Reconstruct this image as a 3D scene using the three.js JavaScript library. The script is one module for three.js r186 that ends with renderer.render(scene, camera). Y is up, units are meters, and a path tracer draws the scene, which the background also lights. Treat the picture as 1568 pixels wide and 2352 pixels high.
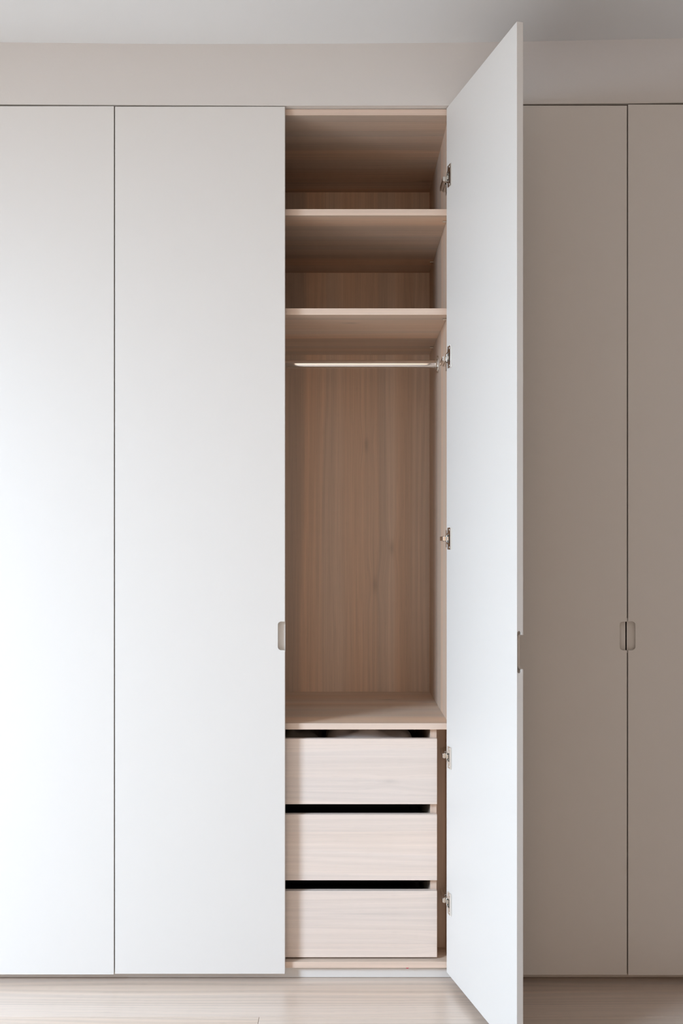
import * as THREE from 'three';
import { RoundedBoxGeometry } from 'three/addons/geometries/RoundedBoxGeometry.js';
import { mergeGeometries, mergeVertices } from 'three/addons/utils/BufferGeometryUtils.js';
import { RectAreaLightUniformsLib } from 'three/addons/lights/RectAreaLightUniformsLib.js';
import { Brush, Evaluator, SUBTRACTION } from 'three-bvh-csg';

// ------------------------------------------------------------------ camera, sky, lights, exposure
const scene = new THREE.Scene();
const EYE = 1.168, DIST = 2.601;                       // lens height over the floor, distance to the door fronts
const camera = new THREE.PerspectiveCamera(55.16, 1568 / 2352, 0.05, 60);
camera.position.set(0, EYE, DIST);
camera.lookAt(0, EYE, 0);
camera.setViewOffset(1568, 2352, 0, -72, 1568, 2352);  // shift lens: horizon a little under the middle
camera.updateProjectionMatrix();

const renderer = new THREE.WebGLRenderer({ antialias: true });
renderer.toneMapping = THREE.LinearToneMapping;
renderer.toneMappingExposure = 1.0;
renderer.shadowMap.enabled = true;

scene.background = new THREE.Color().setRGB(0.80, 0.92, 1.10);
scene.backgroundIntensity = 1.0;

RectAreaLightUniformsLib.init();
const WIN = { z0: 1.8, z1: 3.06, y0: 0.05, y1: 2.42, x: -2.95 };
const SKYLIGHT = new THREE.Color().setRGB(0.66, 0.84, 1.05);
for (let k = 0; k < 4; k++) {                            // steep daylight from the unseen left window, strips placed to light doors and floor
  const l = new THREE.RectAreaLight(SKYLIGHT, 107, 1.1, 0.18), y = 1.70 + k * 0.18, tilt = 1.32;
  l.position.set(WIN.x - 0.06, y, (WIN.z0 + WIN.z1) / 2);
  l.lookAt(l.position.x + Math.cos(tilt), y - Math.sin(tilt), l.position.z);
  scene.add(l);
}

const UNSEEN_BLIND = { x0: -1.7, x1: 0.9, y0: 0.25, y1: 2.2 };  // unseen warm glow behind the camera, placed to light shaded doors and rail
{
  const l = new THREE.RectAreaLight(new THREE.Color().setRGB(1, 0.69, 0.47), 1.46, UNSEEN_BLIND.x1 - UNSEEN_BLIND.x0, UNSEEN_BLIND.y1 - UNSEEN_BLIND.y0);
  l.position.set((UNSEEN_BLIND.x0 + UNSEEN_BLIND.x1) / 2, (UNSEEN_BLIND.y0 + UNSEEN_BLIND.y1) / 2, 6.56);
  l.lookAt(l.position.x, l.position.y, 0);
  scene.add(l);
}

// ------------------------------------------------------------------ naming and tagging
const used = new Map();
function numbered(name) {
  const n = used.get(name) ?? 0;
  used.set(name, n + 1);
  return n ? `${name}_${String(n).padStart(3, '0')}` : name;
}
function tag(o, label, category, group) {
  Object.assign(o.userData, { label, category });
  if (group) o.userData.group = group;
  return o;
}
function mesh(name, geometry, material, parent) {
  const m = new THREE.Mesh(geometry, material);
  m.name = numbered(name);
  m.castShadow = m.receiveShadow = true;
  (parent ?? scene).add(m);
  return m;
}
function struct(name, geometry, material) {
  const m = mesh(name, geometry, material);
  m.userData.kind = 'structure';
  return m;
}
function group(name, parent, [x, y, z] = [0, 0, 0]) {
  const g = new THREE.Group();
  g.name = numbered(name);
  g.position.set(x, y, z);
  (parent ?? scene).add(g);
  return g;
}

// ------------------------------------------------------------------ noise
function rng(seed) {
  let a = seed >>> 0;
  return () => { a = (a + 0x6d2b79f5) | 0; let t = Math.imul(a ^ (a >>> 15), 1 | a); t = (t + Math.imul(t ^ (t >>> 7), 61 | t)) ^ t; return ((t ^ (t >>> 14)) >>> 0) / 4294967296; };
}
function hash(x, y, s) {
  let h = Math.imul(x, 374761393) ^ Math.imul(y, 668265263) ^ Math.imul(s, 2147483647 ^ 0x5bd1e995);
  h = Math.imul(h ^ (h >>> 13), 1274126177);
  return ((h ^ (h >>> 16)) >>> 0) / 4294967296;
}
function noise(x, y, s) {
  const xi = Math.floor(x), yi = Math.floor(y), fx = x - xi, fy = y - yi;
  const u = fx * fx * (3 - 2 * fx), v = fy * fy * (3 - 2 * fy);
  const a = hash(xi, yi, s), b = hash(xi + 1, yi, s), c = hash(xi, yi + 1, s), d = hash(xi + 1, yi + 1, s);
  return a + (b - a) * u + (c - a) * v + (a - b - c + d) * u * v - 0.5;
}

// ------------------------------------------------------------------ procedural textures
// Oak laminate: u across the grain, v along it; the image covers TW x TH metres.
const TW = 0.9, TH = 2.4;
function woodTexture({ seed, w, h, base, tone, ring, fibre, pore, tint, knots, wave = 1, knot = 0.11 }) {
  const data = new Uint8Array(w * h * 4), r = rng(seed);
  const ks = Array.from({ length: knots }, () => [r() * TW, r() * TH, 0.004 + r() * 0.005]);
  for (let j = 0; j < h; j++) for (let i = 0; i < w; i++) {
    let u = i / w * TW;
    const v = j / h * TH;
    let kd = 0;
    for (const [ku, kv, kr] of ks) {
      const du = u - ku, dv = (v - kv) / 3.2, d2 = (du * du + dv * dv) / (kr * kr);
      if (d2 < 40) { u += du * 0.9 * Math.exp(-d2 / 7); kd += Math.exp(-d2 * 1.1); }
    }
    const warp = wave * (noise(u * 7, v * 0.9, seed + 1) * 0.05 + noise(u * 24, v * 2.2, seed + 2) * 0.010);
    const uu = u + warp, cell = uu * 17 + 0.25 * noise(v * 0.7, 3, seed + 12), cf = cell - Math.floor(cell), ce = Math.min(1, Math.min(cf, 1 - cf) * 9);
    const step = (hash(Math.floor(cell), 1, seed + 11) - 0.5) * ce;
    const band = noise(uu * 13, v * 0.22, seed + 3) * 0.8 + noise(uu * 42, v * 0.5, seed + 4) * 0.45 + step * 0.55;
    const rings = Math.sin(uu * 340 + noise(uu * 11, v * 0.5, seed + 5) * 9) * (0.4 + noise(uu * 18, v * 0.6, seed + 10)) + 0.8 * noise(uu * 270, v * 0.8, seed + 13);
    const fib = noise(u * 420, v * 5, seed + 6) + 0.6 * noise(u * 900, v * 14, seed + 7);
    const p = Math.max(0, noise(u * 720 + 3, v * 34, seed + 8) - 0.25);
    const L = 1 + tone * band + ring * rings + fibre * fib - pore * p - knot * Math.min(1, kd);
    const hue = (noise(uu * 20 + 9, v * 0.3, seed + 9) + (hash(Math.floor(cell), 2, seed + 11) - 0.5) * ce * 0.6) * tint;
    const o = (j * w + i) * 4;
    data[o] = Math.max(0, Math.min(255, base[0] * L * (1 + hue)));
    data[o + 1] = Math.max(0, Math.min(255, base[1] * L));
    data[o + 2] = Math.max(0, Math.min(255, base[2] * L * (1 - hue)));
    data[o + 3] = 255;
  }
  const t = new THREE.DataTexture(data, w, h);
  t.colorSpace = THREE.SRGBColorSpace;
  t.wrapS = t.wrapT = THREE.MirroredRepeatWrapping;
  t.magFilter = THREE.LinearFilter;
  t.minFilter = THREE.LinearMipmapLinearFilter;
  t.generateMipmaps = true;
  t.needsUpdate = true;
  return t;
}
function plasterBump(seed) {                                    // fine roller stipple, 0.4 m square
  const n = 512, data = new Uint8Array(n * n * 4);
  for (let j = 0; j < n; j++) for (let i = 0; i < n; i++) {
    const g = 128 + 80 * noise(i / 5, j / 5, seed) + 50 * noise(i / 2.2, j / 2.2, seed + 1), o = (j * n + i) * 4;
    data[o] = data[o + 1] = data[o + 2] = g; data[o + 3] = 255;
  }
  const t = new THREE.DataTexture(data, n, n);
  t.wrapS = t.wrapT = THREE.RepeatWrapping;
  t.magFilter = THREE.LinearFilter;
  t.repeat.set(2.5, 2.5);
  t.needsUpdate = true;
  return t;
}
const oakMap = woodTexture({ seed: 11, w: 1024, h: 2048, base: [217, 190, 167], tone: 0.12, ring: 0.026, fibre: 0.05, pore: 0.12, tint: 0.045, knots: 5 });
const paleMap = woodTexture({ seed: 83, w: 1024, h: 2048, base: [234, 218, 206], tone: 0.04, ring: 0.022, fibre: 0.028, pore: 0.08, tint: 0.022, knots: 4, knot: 0.045 });
const floorMap = woodTexture({ seed: 47, w: 1024, h: 2048, base: [218, 201, 187], tone: 0.06, ring: 0.05, fibre: 0.03, pore: 0.2, tint: 0.03, knots: 3, wave: 2.2 });
const stipple = plasterBump(5);

// ------------------------------------------------------------------ materials
const M = {
  oak: new THREE.MeshStandardMaterial({ map: oakMap, roughness: 0.55 }),
  pale: new THREE.MeshStandardMaterial({ map: paleMap, roughness: 0.5 }),
  band: new THREE.MeshStandardMaterial({ map: paleMap, color: new THREE.Color().setRGB(0.94, 0.86, 0.79), roughness: 0.5 }),
  floorA: new THREE.MeshPhysicalMaterial({ clearcoat: 0.8, clearcoatRoughness: 0.28, map: floorMap, roughness: 0.3 }),
  floorB: new THREE.MeshPhysicalMaterial({ clearcoat: 0.8, clearcoatRoughness: 0.28, map: floorMap, color: new THREE.Color().setRGB(0.95, 0.93, 0.90), roughness: 0.3 }),
  floorC: new THREE.MeshPhysicalMaterial({ clearcoat: 0.8, clearcoatRoughness: 0.28, map: floorMap, color: new THREE.Color().setRGB(1.0, 0.97, 0.93), roughness: 0.28 }),
  screed: new THREE.MeshStandardMaterial({ color: new THREE.Color().setRGB(0.10, 0.085, 0.07), roughness: 0.9 }),
  door: new THREE.MeshStandardMaterial({ color: new THREE.Color().setRGB(0.80, 0.755, 0.70), roughness: 0.5, bumpMap: stipple, bumpScale: 0.00003 }),
  plaster: new THREE.MeshStandardMaterial({ color: new THREE.Color().setRGB(0.745, 0.69, 0.635), roughness: 0.9, bumpMap: stipple, bumpScale: 0.0002 }),
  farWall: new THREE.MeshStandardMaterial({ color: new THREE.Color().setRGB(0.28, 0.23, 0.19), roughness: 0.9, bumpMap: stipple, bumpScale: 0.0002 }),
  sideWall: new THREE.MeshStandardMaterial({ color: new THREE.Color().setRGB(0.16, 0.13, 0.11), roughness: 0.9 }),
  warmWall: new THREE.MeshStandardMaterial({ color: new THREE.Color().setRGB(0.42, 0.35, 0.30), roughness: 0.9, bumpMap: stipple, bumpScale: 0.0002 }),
  ceiling: new THREE.MeshStandardMaterial({ color: new THREE.Color().setRGB(0.86, 0.86, 0.85), roughness: 0.92, bumpMap: stipple, bumpScale: 0.0002 }),
  nickel: new THREE.MeshStandardMaterial({ color: new THREE.Color().setRGB(0.76, 0.73, 0.68), metalness: 1, roughness: 0.22 }),
  chrome: new THREE.MeshStandardMaterial({ color: new THREE.Color().setRGB(0.90, 0.91, 0.92), metalness: 1, roughness: 0.07 }),
  slot: new THREE.MeshStandardMaterial({ color: new THREE.Color().setRGB(0.03, 0.028, 0.025), roughness: 0.6 }),
  runner: new THREE.MeshStandardMaterial({ color: new THREE.Color().setRGB(0.11, 0.11, 0.11), roughness: 0.6 }),
  frame: new THREE.MeshStandardMaterial({ color: new THREE.Color().setRGB(0.75, 0.75, 0.74), roughness: 0.5 }),
  unseen_blind: new THREE.MeshStandardMaterial({ color: new THREE.Color().setRGB(0.6, 0.5, 0.4), emissive: new THREE.Color().setRGB(1, 0.68, 0.46), emissiveIntensity: 0.23, roughness: 0.9 }),  // self-lit surface out of view, lights the shaded doors
  glass: new THREE.MeshPhysicalMaterial({ color: 0xffffff, transmission: 1, thickness: 0, roughness: 0.02, ior: 1.5 }),
  linen: new THREE.MeshStandardMaterial({ color: new THREE.Color().setRGB(0.72, 0.65, 0.60), roughness: 0.95 }),
  olive: new THREE.MeshStandardMaterial({ color: new THREE.Color().setRGB(0.34, 0.31, 0.25), roughness: 0.95 }),
  red: new THREE.MeshStandardMaterial({ color: new THREE.Color().setRGB(0.60, 0.03, 0.08), roughness: 0.6 }),
};

// ------------------------------------------------------------------ geometry helpers
const flat = (g) => (g.index ? g.toNonIndexed() : g);
const merge = (list) => mergeGeometries(list.map((g) => { const f = flat(g); for (const k of Object.keys(f.attributes)) if (!['position', 'normal', 'uv'].includes(k)) f.deleteAttribute(k); f.clearGroups(); return f; }));
// box from its corners, edges eased by r
function box(x0, x1, y0, y1, z0, z1, r = 0) {
  const w = x1 - x0, h = y1 - y0, d = z1 - z0;
  const g = r ? new RoundedBoxGeometry(w, h, d, 2, r) : new THREE.BoxGeometry(w, h, d);
  g.translate((x0 + x1) / 2, (y0 + y1) / 2, (z0 + z1) / 2);
  return g;
}
// uv in the grain's frame: v runs along the grain axis, u across it
function grain(g, axis, ou = 0, ov = 0) {
  const f = flat(g), p = f.attributes.position, n = f.attributes.normal, uv = new Float32Array(p.count * 2);
  const A = { x: 0, y: 1, z: 2 }[axis];
  for (let i = 0; i < p.count; i++) {
    const c = [p.getX(i), p.getY(i), p.getZ(i)], m = [n.getX(i), n.getY(i), n.getZ(i)].map(Math.abs);
    const N = m.indexOf(Math.max(...m));
    const along = N === A ? (A + 2) % 3 : A, across = [0, 1, 2].find((k) => k !== N && k !== along);
    uv[i * 2] = c[across] / TW + ou;
    uv[i * 2 + 1] = c[along] / TH + ov;
  }
  f.setAttribute('uv', new THREE.BufferAttribute(uv, 2));
  return f;
}
function metric(g) {                                             // uv in metres, for plaster
  const f = flat(g), p = f.attributes.position, n = f.attributes.normal, uv = new Float32Array(p.count * 2);
  for (let i = 0; i < p.count; i++) {
    const c = [p.getX(i), p.getY(i), p.getZ(i)], m = [n.getX(i), n.getY(i), n.getZ(i)].map(Math.abs), N = m.indexOf(Math.max(...m));
    const [a, b] = [0, 1, 2].filter((k) => k !== N);
    uv[i * 2] = c[a]; uv[i * 2 + 1] = c[b];
  }
  f.setAttribute('uv', new THREE.BufferAttribute(uv, 2));
  return f;
}
function roundedRect(w, h, r) {
  const s = new THREE.Shape(), a = w / 2, b = h / 2;
  s.moveTo(-a + r, -b); s.lineTo(a - r, -b); s.absarc(a - r, -b + r, r, -Math.PI / 2, 0);
  s.lineTo(a, b - r); s.absarc(a - r, b - r, r, 0, Math.PI / 2);
  s.lineTo(-a + r, b); s.absarc(-a + r, b - r, r, Math.PI / 2, Math.PI);
  s.lineTo(-a, -b + r); s.absarc(-a + r, -b + r, r, Math.PI, Math.PI * 1.5);
  return s;
}

// ------------------------------------------------------------------ the room
const RX0 = -2.95, RX1 = 2.8, RZ1 = 6.6, BACK = -0.604, TOP = 2.56;

// floor: screed with planks 220 mm wide laid along the wardrobes
const floor = group('floor');
floor.userData.kind = 'structure';
mesh('screed', box(RX0 - 0.2, RX1 + 0.2, -0.2, -0.014, BACK - 0.15, RZ1 + 0.2), M.screed, floor);
{
  const r = rng(3), W = 0.22, mats = [M.floorA, M.floorB, M.floorC];
  for (let row = 0; ; row++) {
    const z0 = row === 0 ? -0.6 : 0.1835 + (row - 2) * W, z1 = row === 0 ? 0.1835 - W : z0 + W;
    if (z0 > RZ1) break;
    let x = row === 2 ? -0.203 - 2.2 : row === 1 ? -1.15 - 2.2 : RX0 - r() * 1.6;
    for (let k = 0; x < RX1; k++) {
      const L = 2.2, a = Math.max(x, RX0), b = Math.min(x + L, RX1);
      if (b - a > 0.02) mesh('plank', grain(box(a + 0.0004, b - 0.0004, -0.0139, 0, z0 + 0.0005, Math.min(z1, RZ1) - 0.0005, 0.0007), 'x', r() * 3, r() * 3), mats[Math.floor(r() * 3)], floor);
      x += L;
    }
  }
}
// back wall: plaster bulkhead flush with the doors, and the wall behind and beside the wardrobes
const bulkhead = (() => {                                        // its lower edge is not dead level either
  const low = [[RX0, 2.3345], [-0.9, 2.3331], [-0.603, 2.3314], [-0.16, 2.3292], [0.28, 2.3299], [0.40, 2.3324], [0.486, 2.3339], [0.7577, 2.3354], [0.905, 2.3378], [1.2, 2.3400], [RX1, 2.3400]];
  const s = new THREE.Shape();
  s.moveTo(RX1, TOP + 0.04); s.lineTo(RX0, TOP + 0.04);
  for (const [x, y] of low) s.lineTo(x, y);
  s.closePath();
  const g = new THREE.ExtrudeGeometry(s, { depth: -BACK, bevelEnabled: false });
  g.translate(0, 0, BACK);
  return g;
})();
struct('wall_back', merge([
  metric(bulkhead),
  metric(box(RX0, RX1, -0.1, TOP + 0.04, BACK - 0.15, BACK)),
  metric(box(RX0, -1.5090, 0, 2.3350, BACK, 0)),
  metric(box(1.2115, RX1, 0, 2.3405, BACK, 0)),
]), M.plaster);
// the ceiling is not quite level: it dips over the left doors and rises to the right
{
  const pts = [[-5.2, 2.505], [-1.6, 2.501], [-0.9, 2.4974], [-0.45, 2.4930], [0, 2.4942], [0.36, 2.4974], [0.905, 2.5078], [1.5, 2.516], [3.0, 2.518]];
  const curve = (x) => {
    let i = 0; while (i < pts.length - 2 && x > pts[i + 1][0]) i++;
    const s = (k) => (k <= 0 || k >= pts.length - 1 ? 0 : (pts[k + 1][1] - pts[k - 1][1]) / (pts[k + 1][0] - pts[k - 1][0]));
    const [xa, ya] = pts[i], [xb, yb] = pts[i + 1], d = xb - xa, t = Math.min(1, Math.max(0, (x - xa) / d));
    return (2 * t ** 3 - 3 * t * t + 1) * ya + (t ** 3 - 2 * t * t + t) * d * s(i) + (-2 * t ** 3 + 3 * t * t) * yb + (t ** 3 - t * t) * d * s(i + 1);
  };
  const g = new THREE.BoxGeometry(RX1 - RX0 + 0.4, 0.2, RZ1 - BACK + 0.35, 160, 1, 1);
  g.translate((RX0 + RX1) / 2, 2.7, (RZ1 + BACK) / 2 + 0.02);
  const p = g.attributes.position;
  for (let i = 0; i < p.count; i++) if (p.getY(i) < 2.7) p.setY(i, curve(p.getX(i)));
  g.computeVertexNormals();
  struct('ceiling', metric(g), M.ceiling);
}
struct('wall_right', metric(box(RX1, RX1 + 0.2, -0.1, TOP + 0.04, BACK - 0.15, RZ1 + 0.2)), M.sideWall);
struct('wall_front', metric(box(RX0 - 0.2, RX1, -0.1, TOP + 0.04, RZ1, RZ1 + 0.2)), M.warmWall);
struct('wall_left', merge([
  metric(box(RX0 - 0.2, RX0, -0.1, TOP + 0.04, BACK - 0.15, WIN.z0)),
  metric(box(RX0 - 0.2, RX0, -0.1, TOP + 0.04, WIN.z1, RZ1)),
  metric(box(RX0 - 0.2, RX0, -0.1, WIN.y0, WIN.z0, WIN.z1)),
  metric(box(RX0 - 0.2, RX0, WIN.y1, TOP + 0.04, WIN.z0, WIN.z1)),
]), M.farWall);
{
  const w = group('unseen_window_1');  // out of view to the left, lets in the daylight strips
  w.userData.kind = 'structure';
  const { z0, z1, y0, y1 } = WIN, x0 = RX0 - 0.195, x1 = RX0 - 0.145, zm = (z0 + z1) / 2;
  mesh('window_frame', merge([
    box(x0, x1, y0, y1, z0, z0 + 0.06, 0.004), box(x0, x1, y0, y1, z1 - 0.06, z1, 0.004), box(x0, x1, y0, y1, zm - 0.03, zm + 0.03, 0.004),
    box(x0, x1, y0, y0 + 0.06, z0 + 0.06, z1 - 0.06, 0.004), box(x0, x1, y1 - 0.06, y1, z0 + 0.06, z1 - 0.06, 0.004),
  ]), M.frame, w);
  for (const [a, b] of [[z0 + 0.05, zm - 0.02], [zm + 0.02, z1 - 0.05]]) mesh('pane', box(RX0 - 0.172, RX0 - 0.168, y0 + 0.05, y1 - 0.05, a, b), M.glass, w);
}
{
  const w = group('unseen_window_2');  // out of view behind the camera, carries the warm glow
  w.userData.kind = 'structure';
  const { x0, x1, y0, y1 } = UNSEEN_BLIND, z = RZ1;
  mesh('window_frame', merge([
    box(x0 - 0.06, x0, y0 - 0.06, y1 + 0.06, z - 0.03, z, 0.004), box(x1, x1 + 0.06, y0 - 0.06, y1 + 0.06, z - 0.03, z, 0.004),
    box(x0, x1, y0 - 0.06, y0, z - 0.03, z, 0.004), box(x0, x1, y1, y1 + 0.06, z - 0.03, z, 0.004),
  ]), M.frame, w);
  mesh('unseen_blind', box(x0, x1, y0, y1, z - 0.02, z - 0.012), M.unseen_blind, w);
}
// recessed plinth running under the whole row
struct('trim_1', metric(box(-1.508, 1.2105, 0.0011, 0.0331, -0.050, -0.035, 0.0006)), M.door);

// ------------------------------------------------------------------ doors with milled finger pulls
const DT = 0.016;                                                // door thickness
const evaluator = new Evaluator();
evaluator.attributes = ['position', 'normal', 'uv'];
// hinge edge at local x = 0, outer face at z = 0; dir = +1 opens to the right of its hinge, -1 to the left
function doorGeometry(w, h, dir, pullY, cups = []) {
  let b = new Brush(box(dir > 0 ? 0 : -w, dir > 0 ? w : 0, 0, h, -DT, 0, 0.0011));
  b.updateMatrixWorld();
  const cut = (g) => { const c = new Brush(g); c.updateMatrixWorld(); b = evaluator.evaluate(b, c, SUBTRACTION); };
  if (pullY !== undefined) {
    const lip = new THREE.ExtrudeGeometry(roundedRect(0.038, 0.0765, 0.0095), { depth: 0.02, bevelEnabled: false, curveSegments: 8 });
    lip.translate(dir * w, pullY, -0.0125);
    cut(lip);
    const r = 0.0044;                                            // undercut behind the lip with a rounded section
    const groove = new THREE.ExtrudeGeometry(roundedRect(0.050 - 2 * r, 0.094 - 2 * r, 0.012), { depth: 0.0004, bevelEnabled: true, bevelThickness: r, bevelSize: r, bevelSegments: 5, curveSegments: 8 });
    groove.translate(dir * w, pullY, -0.0102);
    cut(groove);
  }
  for (const y of cups) {
    const c = new THREE.CylinderGeometry(0.0152, 0.0152, 0.02, 32);
    c.rotateX(Math.PI / 2);
    c.translate(dir * 0.0225, y, -DT);
    cut(c);
  }
  const g = b.geometry;
  g.clearGroups();
  return metric(g);
}

// ------------------------------------------------------------------ wardrobe carcasses
function sidePanel(x0, x1, ou) { return grain(merge([box(x0, x1, 0.0332, 2.3285, -0.594, -0.018, 0.0006), box(x0, x1, 0, 0.0332, -0.594, -0.0515)]), 'y', ou, 0.3); }
function closedWardrobe(x0, x1, label) {
  const t = group('wardrobe', null, [(x0 + x1) / 2, 0, -0.3]);
  const at = (g) => g.translate(-(x0 + x1) / 2, 0, 0.3);
  mesh('side_panel', at(sidePanel(x0 + 0.0005, x0 + 0.0155, 0.2)), M.oak, t);
  mesh('side_panel', at(sidePanel(x1 - 0.0155, x1 - 0.0005, 0.6)), M.oak, t);
  mesh('top_panel', at(grain(box(x0 + 0.016, x1 - 0.016, 2.3120, 2.3285, -0.593, -0.018), 'x')), M.oak, t);
  mesh('bottom_panel', at(grain(box(x0 + 0.016, x1 - 0.016, 0.0334, 0.0495, -0.593, -0.018), 'x')), M.oak, t);
  mesh('back_panel', at(grain(box(x0 + 0.001, x1 - 0.001, 0.034, 2.328, -0.602, -0.5945), 'y')), M.oak, t);
  tag(t, label, 'wardrobe', 'row of fitted white wardrobes');
  return t;
}

// the open wardrobe
const ward = group('wardrobe', null, [-0.1495, 0, -0.3]);
tag(ward, 'white fitted wardrobe standing open to its oak shelves, chrome rail and three drawers', 'wardrobe', 'row of fitted white wardrobes');
const put = (g) => g.translate(0.1495, 0, 0.3);                 // world shape -> the wardrobe's own frame
const part = (name, g, m, parent = ward) => mesh(name, put(g), m, parent);
const XL = -0.586, XR = 0.287;
function edged(name, x0, x1, y0, y1, zf, ou, ov) {              // a board lying flat with a paler band glued along its front edge
  const b = part(name, grain(box(x0, x1, y0, y1, -0.594, zf - 0.0016), 'x', ou, ov), M.oak);
  part('edge_band', grain(box(x0, x1, y0, y1, zf - 0.0026, zf, 0.0008), 'x', ou + 0.3, ov + 0.5), M.band, b).userData.label = 'paler oak band along the front edge';
}
part('side_panel', sidePanel(XL - 0.0158, XL, 0.15), M.oak);
part('side_panel', sidePanel(XR, XR + 0.0158, 0.45), M.oak);
edged('top_panel', XL, XR, 2.3120, 2.3285, -0.018, 0.1, 0.37);
edged('bottom_panel', XL, XR, 0.0334, 0.0495, -0.018, 0.7, 0.2);
part('back_panel', grain(box(XL - 0.012, XR + 0.012, 0.034, 2.328, -0.602, -0.5943), 'y', 0.33, 0.05), M.oak);
for (const [a, b, ou, ov] of [[2.0499, 2.067, 0.31, 0.11], [1.7825, 1.8001, 0.57, 0.66], [0.6672, 0.6843, 0.93, 0.42]]) edged('shelf', XL + 0.0004, XR - 0.0004, a, b, -0.035, ou, ov);
// shelf pins under the two upper shelves
for (const y of [2.0499, 1.7825]) for (const z of [-0.075, -0.46]) for (const [x, s] of [[XR, -1], [XL, 1]]) {
  const c = new THREE.CylinderGeometry(0.0028, 0.0028, 0.011, 14); c.rotateZ(Math.PI / 2); c.translate(x + s * 0.0052, y - 0.003, z);
  part('shelf_pin', c, M.nickel).userData.label = 'small metal shelf pin';
}
// hanging rail with its end sockets
{
  const RY = 1.6985, RZ = -0.303, L = XR - XL;
  const tube = new THREE.CylinderGeometry(0.0118, 0.0118, L - 0.004, 48); tube.rotateZ(Math.PI / 2); tube.translate((XL + XR) / 2, RY, RZ);
  const rail = part('hanging_rail', tube, M.chrome);
  rail.userData.label = 'chrome clothes rail';
  for (const s of [1, -1]) {
    const x = s > 0 ? XR : XL;
    const plate = new THREE.ExtrudeGeometry(roundedRect(0.030, 0.049, 0.0145), { depth: 0.002, bevelEnabled: true, bevelThickness: 0.0007, bevelSize: 0.0007, bevelSegments: 2, curveSegments: 10 });
    plate.rotateY(-s * Math.PI / 2); plate.translate(x - s * 0.0008, RY, RZ);
    const collar = new THREE.LatheGeometry([[0.0119, 0.003], [0.0155, 0.003], [0.0152, 0.0105], [0.0146, 0.0112], [0.0119, 0.0112]].map(([a, b]) => new THREE.Vector2(a, b)), 40);
    collar.rotateZ(s * Math.PI / 2); collar.translate(x, RY, RZ);
    const screws = [-1, 1].map((k) => { const c = new THREE.CylinderGeometry(0.003, 0.0033, 0.0014, 14); c.rotateZ(Math.PI / 2); c.translate(x - s * 0.0035, RY + k * 0.0185, RZ); return c; });
    mesh('rail_socket', put(merge([plate, collar, ...screws])), M.nickel, rail);
  }
}
// drawer housing: inset side panels and the filler strips that clear the hinges
const HL = -0.557, HR = 0.258;
for (const [x0, x1, ou] of [[HR - 0.0175, HR, 0.25], [HL, HL + 0.0175, 0.65]]) {
  const p = part('drawer_housing_panel', grain(box(x0, x1, 0.0497, 0.6670, -0.59, -0.0576), 'y', ou, 0.1), M.oak);
  part('edge_band', grain(box(x0, x1, 0.0497, 0.6670, -0.0586, -0.056, 0.0008), 'y', ou, 0.4), M.band, p);
}
part('filler_strip', grain(box(HR + 0.0002, XR - 0.0002, 0.0497, 0.6670, -0.128, -0.112), 'y', 0.4, 0.6), M.oak);
part('filler_strip', grain(box(XL + 0.0002, HL - 0.0002, 0.0497, 0.6670, -0.128, -0.112), 'y', 0.8, 0.6), M.oak);
[[0.466, 0.6422, 0.12], [0.2611, 0.4385, 0.48], [0.0540, 0.2327, 0.81]].forEach(([y0, y1, o], i) => {
  const d = group('drawer', ward);
  const a = HL + 0.0005, b = HR + 0.0003, L = HL + 0.030, R = HR - 0.030, zb = -0.55, zf = -0.052;
  part('drawer_front', grain(box(HL - 0.001, HR - 0.0008, y0, y1, -0.0535, -0.036, 0.0012), 'x', o, o * 1.7), M.pale, d);
  const top = y0 + 0.115;
  part('drawer_box', merge([box(L, L + 0.012, y0 + 0.012, top, zb, zf - 0.002, 0.0006), box(R - 0.012, R, y0 + 0.012, top, zb, zf - 0.002, 0.0006), box(L, R, y0 + 0.012, top, zb - 0.012, zb), box(L, R, y0 + 0.012, y0 + 0.020, zb, zf - 0.002)]), M.runner, d).userData.label = 'dark grey drawer box';
  part('drawer_runner', box(R, R + 0.0123, y0 + 0.02, y0 + 0.065, zb, -0.07), M.runner, d);
  part('drawer_runner', box(L - 0.0123, L, y0 + 0.02, y0 + 0.065, zb, -0.07), M.runner, d);
});
// the strip of red tape caught under the bottom panel
{
  const s = new THREE.Shape(); s.moveTo(0.1715, 0.0342); s.lineTo(0.1805, 0.0342); s.quadraticCurveTo(0.1772, 0.0322, 0.1757, 0.0321); s.quadraticCurveTo(0.1735, 0.0323, 0.1715, 0.0342);
  const g = new THREE.ExtrudeGeometry(s, { depth: 0.0004, bevelEnabled: false }); g.translate(0, 0, -0.0178);
  part('tape_scrap', g, M.red).userData.label = 'tiny scrap of red tape';
}
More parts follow.
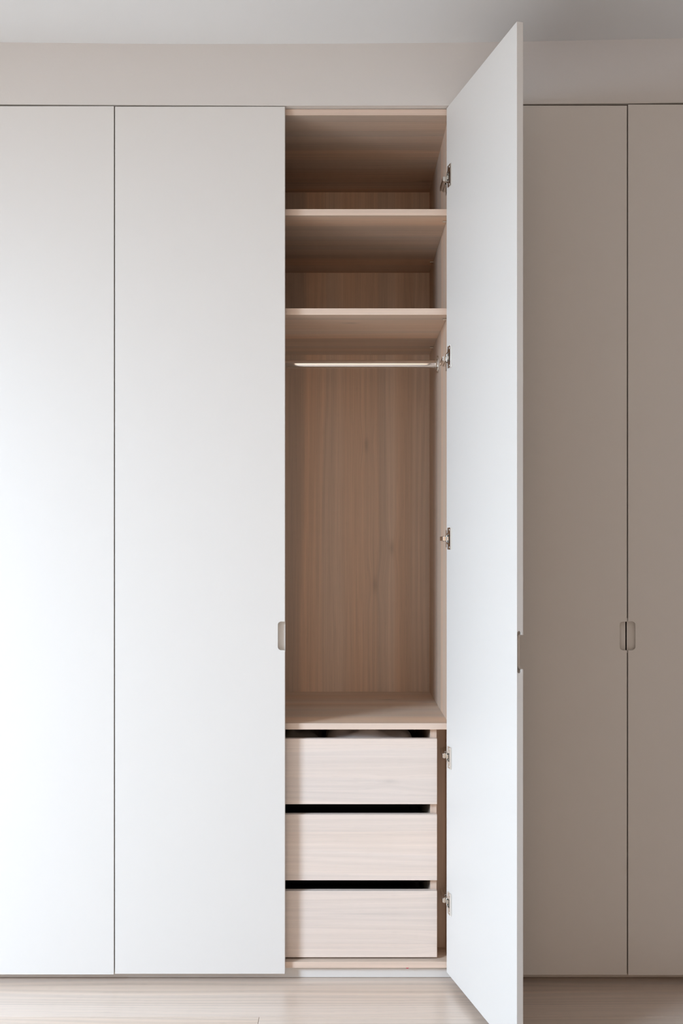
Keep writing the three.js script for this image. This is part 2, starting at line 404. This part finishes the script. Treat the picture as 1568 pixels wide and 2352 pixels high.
// doors of the open wardrobe: the left one closed, the right one swung out past square
const DY0 = 0.0252;
{
  const w = 0.4508;
  const d = mesh('door', doorGeometry(w, 2.3273 - DY0, 1, 0.9225 - DY0), M.door, ward);
  d.position.set(-0.6008 + 0.1495, DY0, 0.3);
  d.userData.label = 'closed white door with a finger pull on its right edge';
}
const HY = [2.139, 1.6603, 1.1806, 0.602, 0.2165];
{
  const dy = 0.0245, h = 2.3281 - dy, w = 0.449;
  const d = mesh('door', doorGeometry(w, h, -1, 0.926 - dy, HY.map((y) => y - dy)), M.door, ward);
  d.position.set(0.2955 + 0.1495, dy, -0.0164 + 0.3);
  d.rotation.y = THREE.MathUtils.degToRad(104.06);
  d.userData.label = 'white door swung wide open';
  for (const y of HY) {                                           // cup plate let into the door's inner face
    const s = new THREE.Shape(), R = 0.0178, cx = -0.0225, l = -0.0157, r = -0.0385, H = 0.0285;
    s.moveTo(r, -H); s.lineTo(l, -H); s.lineTo(l, -R * 0.9); s.absarc(cx, 0, R, Math.asin(-0.9) + 0.02, Math.asin(0.9) - 0.02); s.lineTo(l, H); s.lineTo(r, H); s.lineTo(r, -H);
    const hole = new THREE.Path(); hole.moveTo(cx - 0.0065, -0.012); hole.lineTo(cx - 0.0065, 0.012); hole.lineTo(cx + 0.013, 0.010); hole.lineTo(cx + 0.013, -0.010); hole.lineTo(cx - 0.0065, -0.012); s.holes.push(hole);
    const plate = new THREE.ExtrudeGeometry(s, { depth: 0.0022, bevelEnabled: true, bevelThickness: 0.0004, bevelSize: 0.0004, bevelSegments: 1, curveSegments: 14 });
    plate.translate(0, y - dy, -DT - 0.0027);
    const cup = new THREE.LatheGeometry([[0.0001, 0.0], [0.0125, 0.0], [0.0145, 0.002], [0.0145, 0.0095]].map(([a, b]) => new THREE.Vector2(a, b)), 32);
    cup.rotateX(-Math.PI / 2); cup.translate(cx, y - dy, -DT + 0.0098);
    const screws = [-1, 1].map((k) => { const c = new THREE.SphereGeometry(0.0042, 14, 8); c.scale(1, 1, 0.45); c.translate(-0.0265, y - dy + k * 0.0232, -DT - 0.0028); return c; });
    mesh('hinge_cup', merge([plate, cup, ...screws]), M.nickel, d);
  }
}
for (const y of HY) {                                             // arm and mounting plate on the side panel
  const rod = (x, z, h, r) => { const c = new THREE.CylinderGeometry(r, r, h, 12); c.translate(x, y, z); return c; };
  part('hinge_arm', merge([
    box(0.2695, 0.2778, y - 0.0060, y + 0.0060, -0.086, -0.0095, 0.0012),             // arm body
    box(0.2792, 0.2836, y - 0.0054, y + 0.0054, -0.030, 0.0012, 0.0010),              // link into the cup
    box(0.2762, 0.2850, y - 0.0046, y + 0.0046, -0.029, -0.0200, 0.0005),
    rod(0.2745, -0.0135, 0.0136, 0.0021), rod(0.2812, -0.0055, 0.0122, 0.0019),
    box(0.2776, 0.2869, y - 0.0075, y + 0.0075, -0.090, -0.034, 0.0010),              // mounting plate
    box(0.2840, 0.2869, y - 0.0240, y + 0.0240, -0.070, -0.040, 0.0010),
  ]), M.nickel);
}

// neighbours
{
  const t = closedWardrobe(-1.5075, -0.6023, 'closed white wardrobe at the left end of the row, cut by the left photo edge');
  const w = 0.4508, y0 = 0.0235;
  const a = mesh('door', doorGeometry(w, 2.3285 - y0, -1), M.door, t);
  a.position.set(-0.6038 + 1.05490, y0, 0.3);
  const b = mesh('door', doorGeometry(w, 2.3285 - y0, 1), M.door, t);
  b.position.set(-1.5060 + 1.05490, y0, 0.3);
}
{
  const t = closedWardrobe(0.3033, 1.2090, 'closed white wardrobe in shade behind the open door, paired finger pulls at its middle');
  const y0 = 0.0224, cx = (0.3033 + 1.2090) / 2;
  const a = mesh('door', doorGeometry(0.4513, 2.3299 - y0, 1, 0.9222 - y0), M.door, t);
  a.position.set(0.3058 - cx, y0, 0.3);
  const b = mesh('door', doorGeometry(0.4469, 2.3328 - y0 + 0.0007, -1, 0.9226 - y0 + 0.0007), M.door, t);
  b.position.set(1.2075 - cx, y0 - 0.0007, 0.3);
}

// ------------------------------------------------------------------ clothes in the top drawer
function foldedCloth(w, h, d, seed, crease) {                     // a soft heap: squashed superellipsoid with running folds
  const g = new THREE.SphereGeometry(1, 96, 56), p = g.attributes.position, v = new THREE.Vector3();
  const sp = (a, e) => Math.sign(a) * Math.abs(a) ** e;
  for (let i = 0; i < p.count; i++) {
    v.fromBufferAttribute(p, i);
    const e = 0.62, up = Math.max(0, v.y);
    let x = sp(v.x, e), y = sp(v.y, 0.5), z = sp(v.z, e);
    const f = Math.sin(x * 5.5 + z * 3.2 + noise(x * 2 + 7, z * 2, seed) * 5) * 0.5 + noise(x * 3.5, z * 4.5, seed + 1) * 1.5;
    const k = 1 + crease * f * (0.35 + up);
    p.setXYZ(i, x * w / 2 * (1 + crease * 0.25 * f), Math.min(0.173, (y < 0 ? y * 0.98 : y * k) * h / 2 + h / 2), z * d / 2);
  }
  const m = mergeVertices(g, 1e-5);
  m.computeVertexNormals();
  return m;
}
{
  const a = mesh('folded_garment', foldedCloth(0.25, 0.166, 0.30, 21, 0.13), M.linen);
  a.position.set(0.078, 0.4862, -0.235);
  tag(a, 'crumpled beige garment heaped in the top drawer of the open wardrobe', 'clothing', 'clothes in the top drawer');
  const b = mesh('folded_garment', foldedCloth(0.22, 0.158, 0.34, 35, 0.10), M.olive);
  b.position.set(-0.165, 0.4862, -0.25);
  tag(b, 'dark olive garment lying left of the beige one in the top drawer', 'clothing', 'clothes in the top drawer');
}

renderer.render(scene, camera);
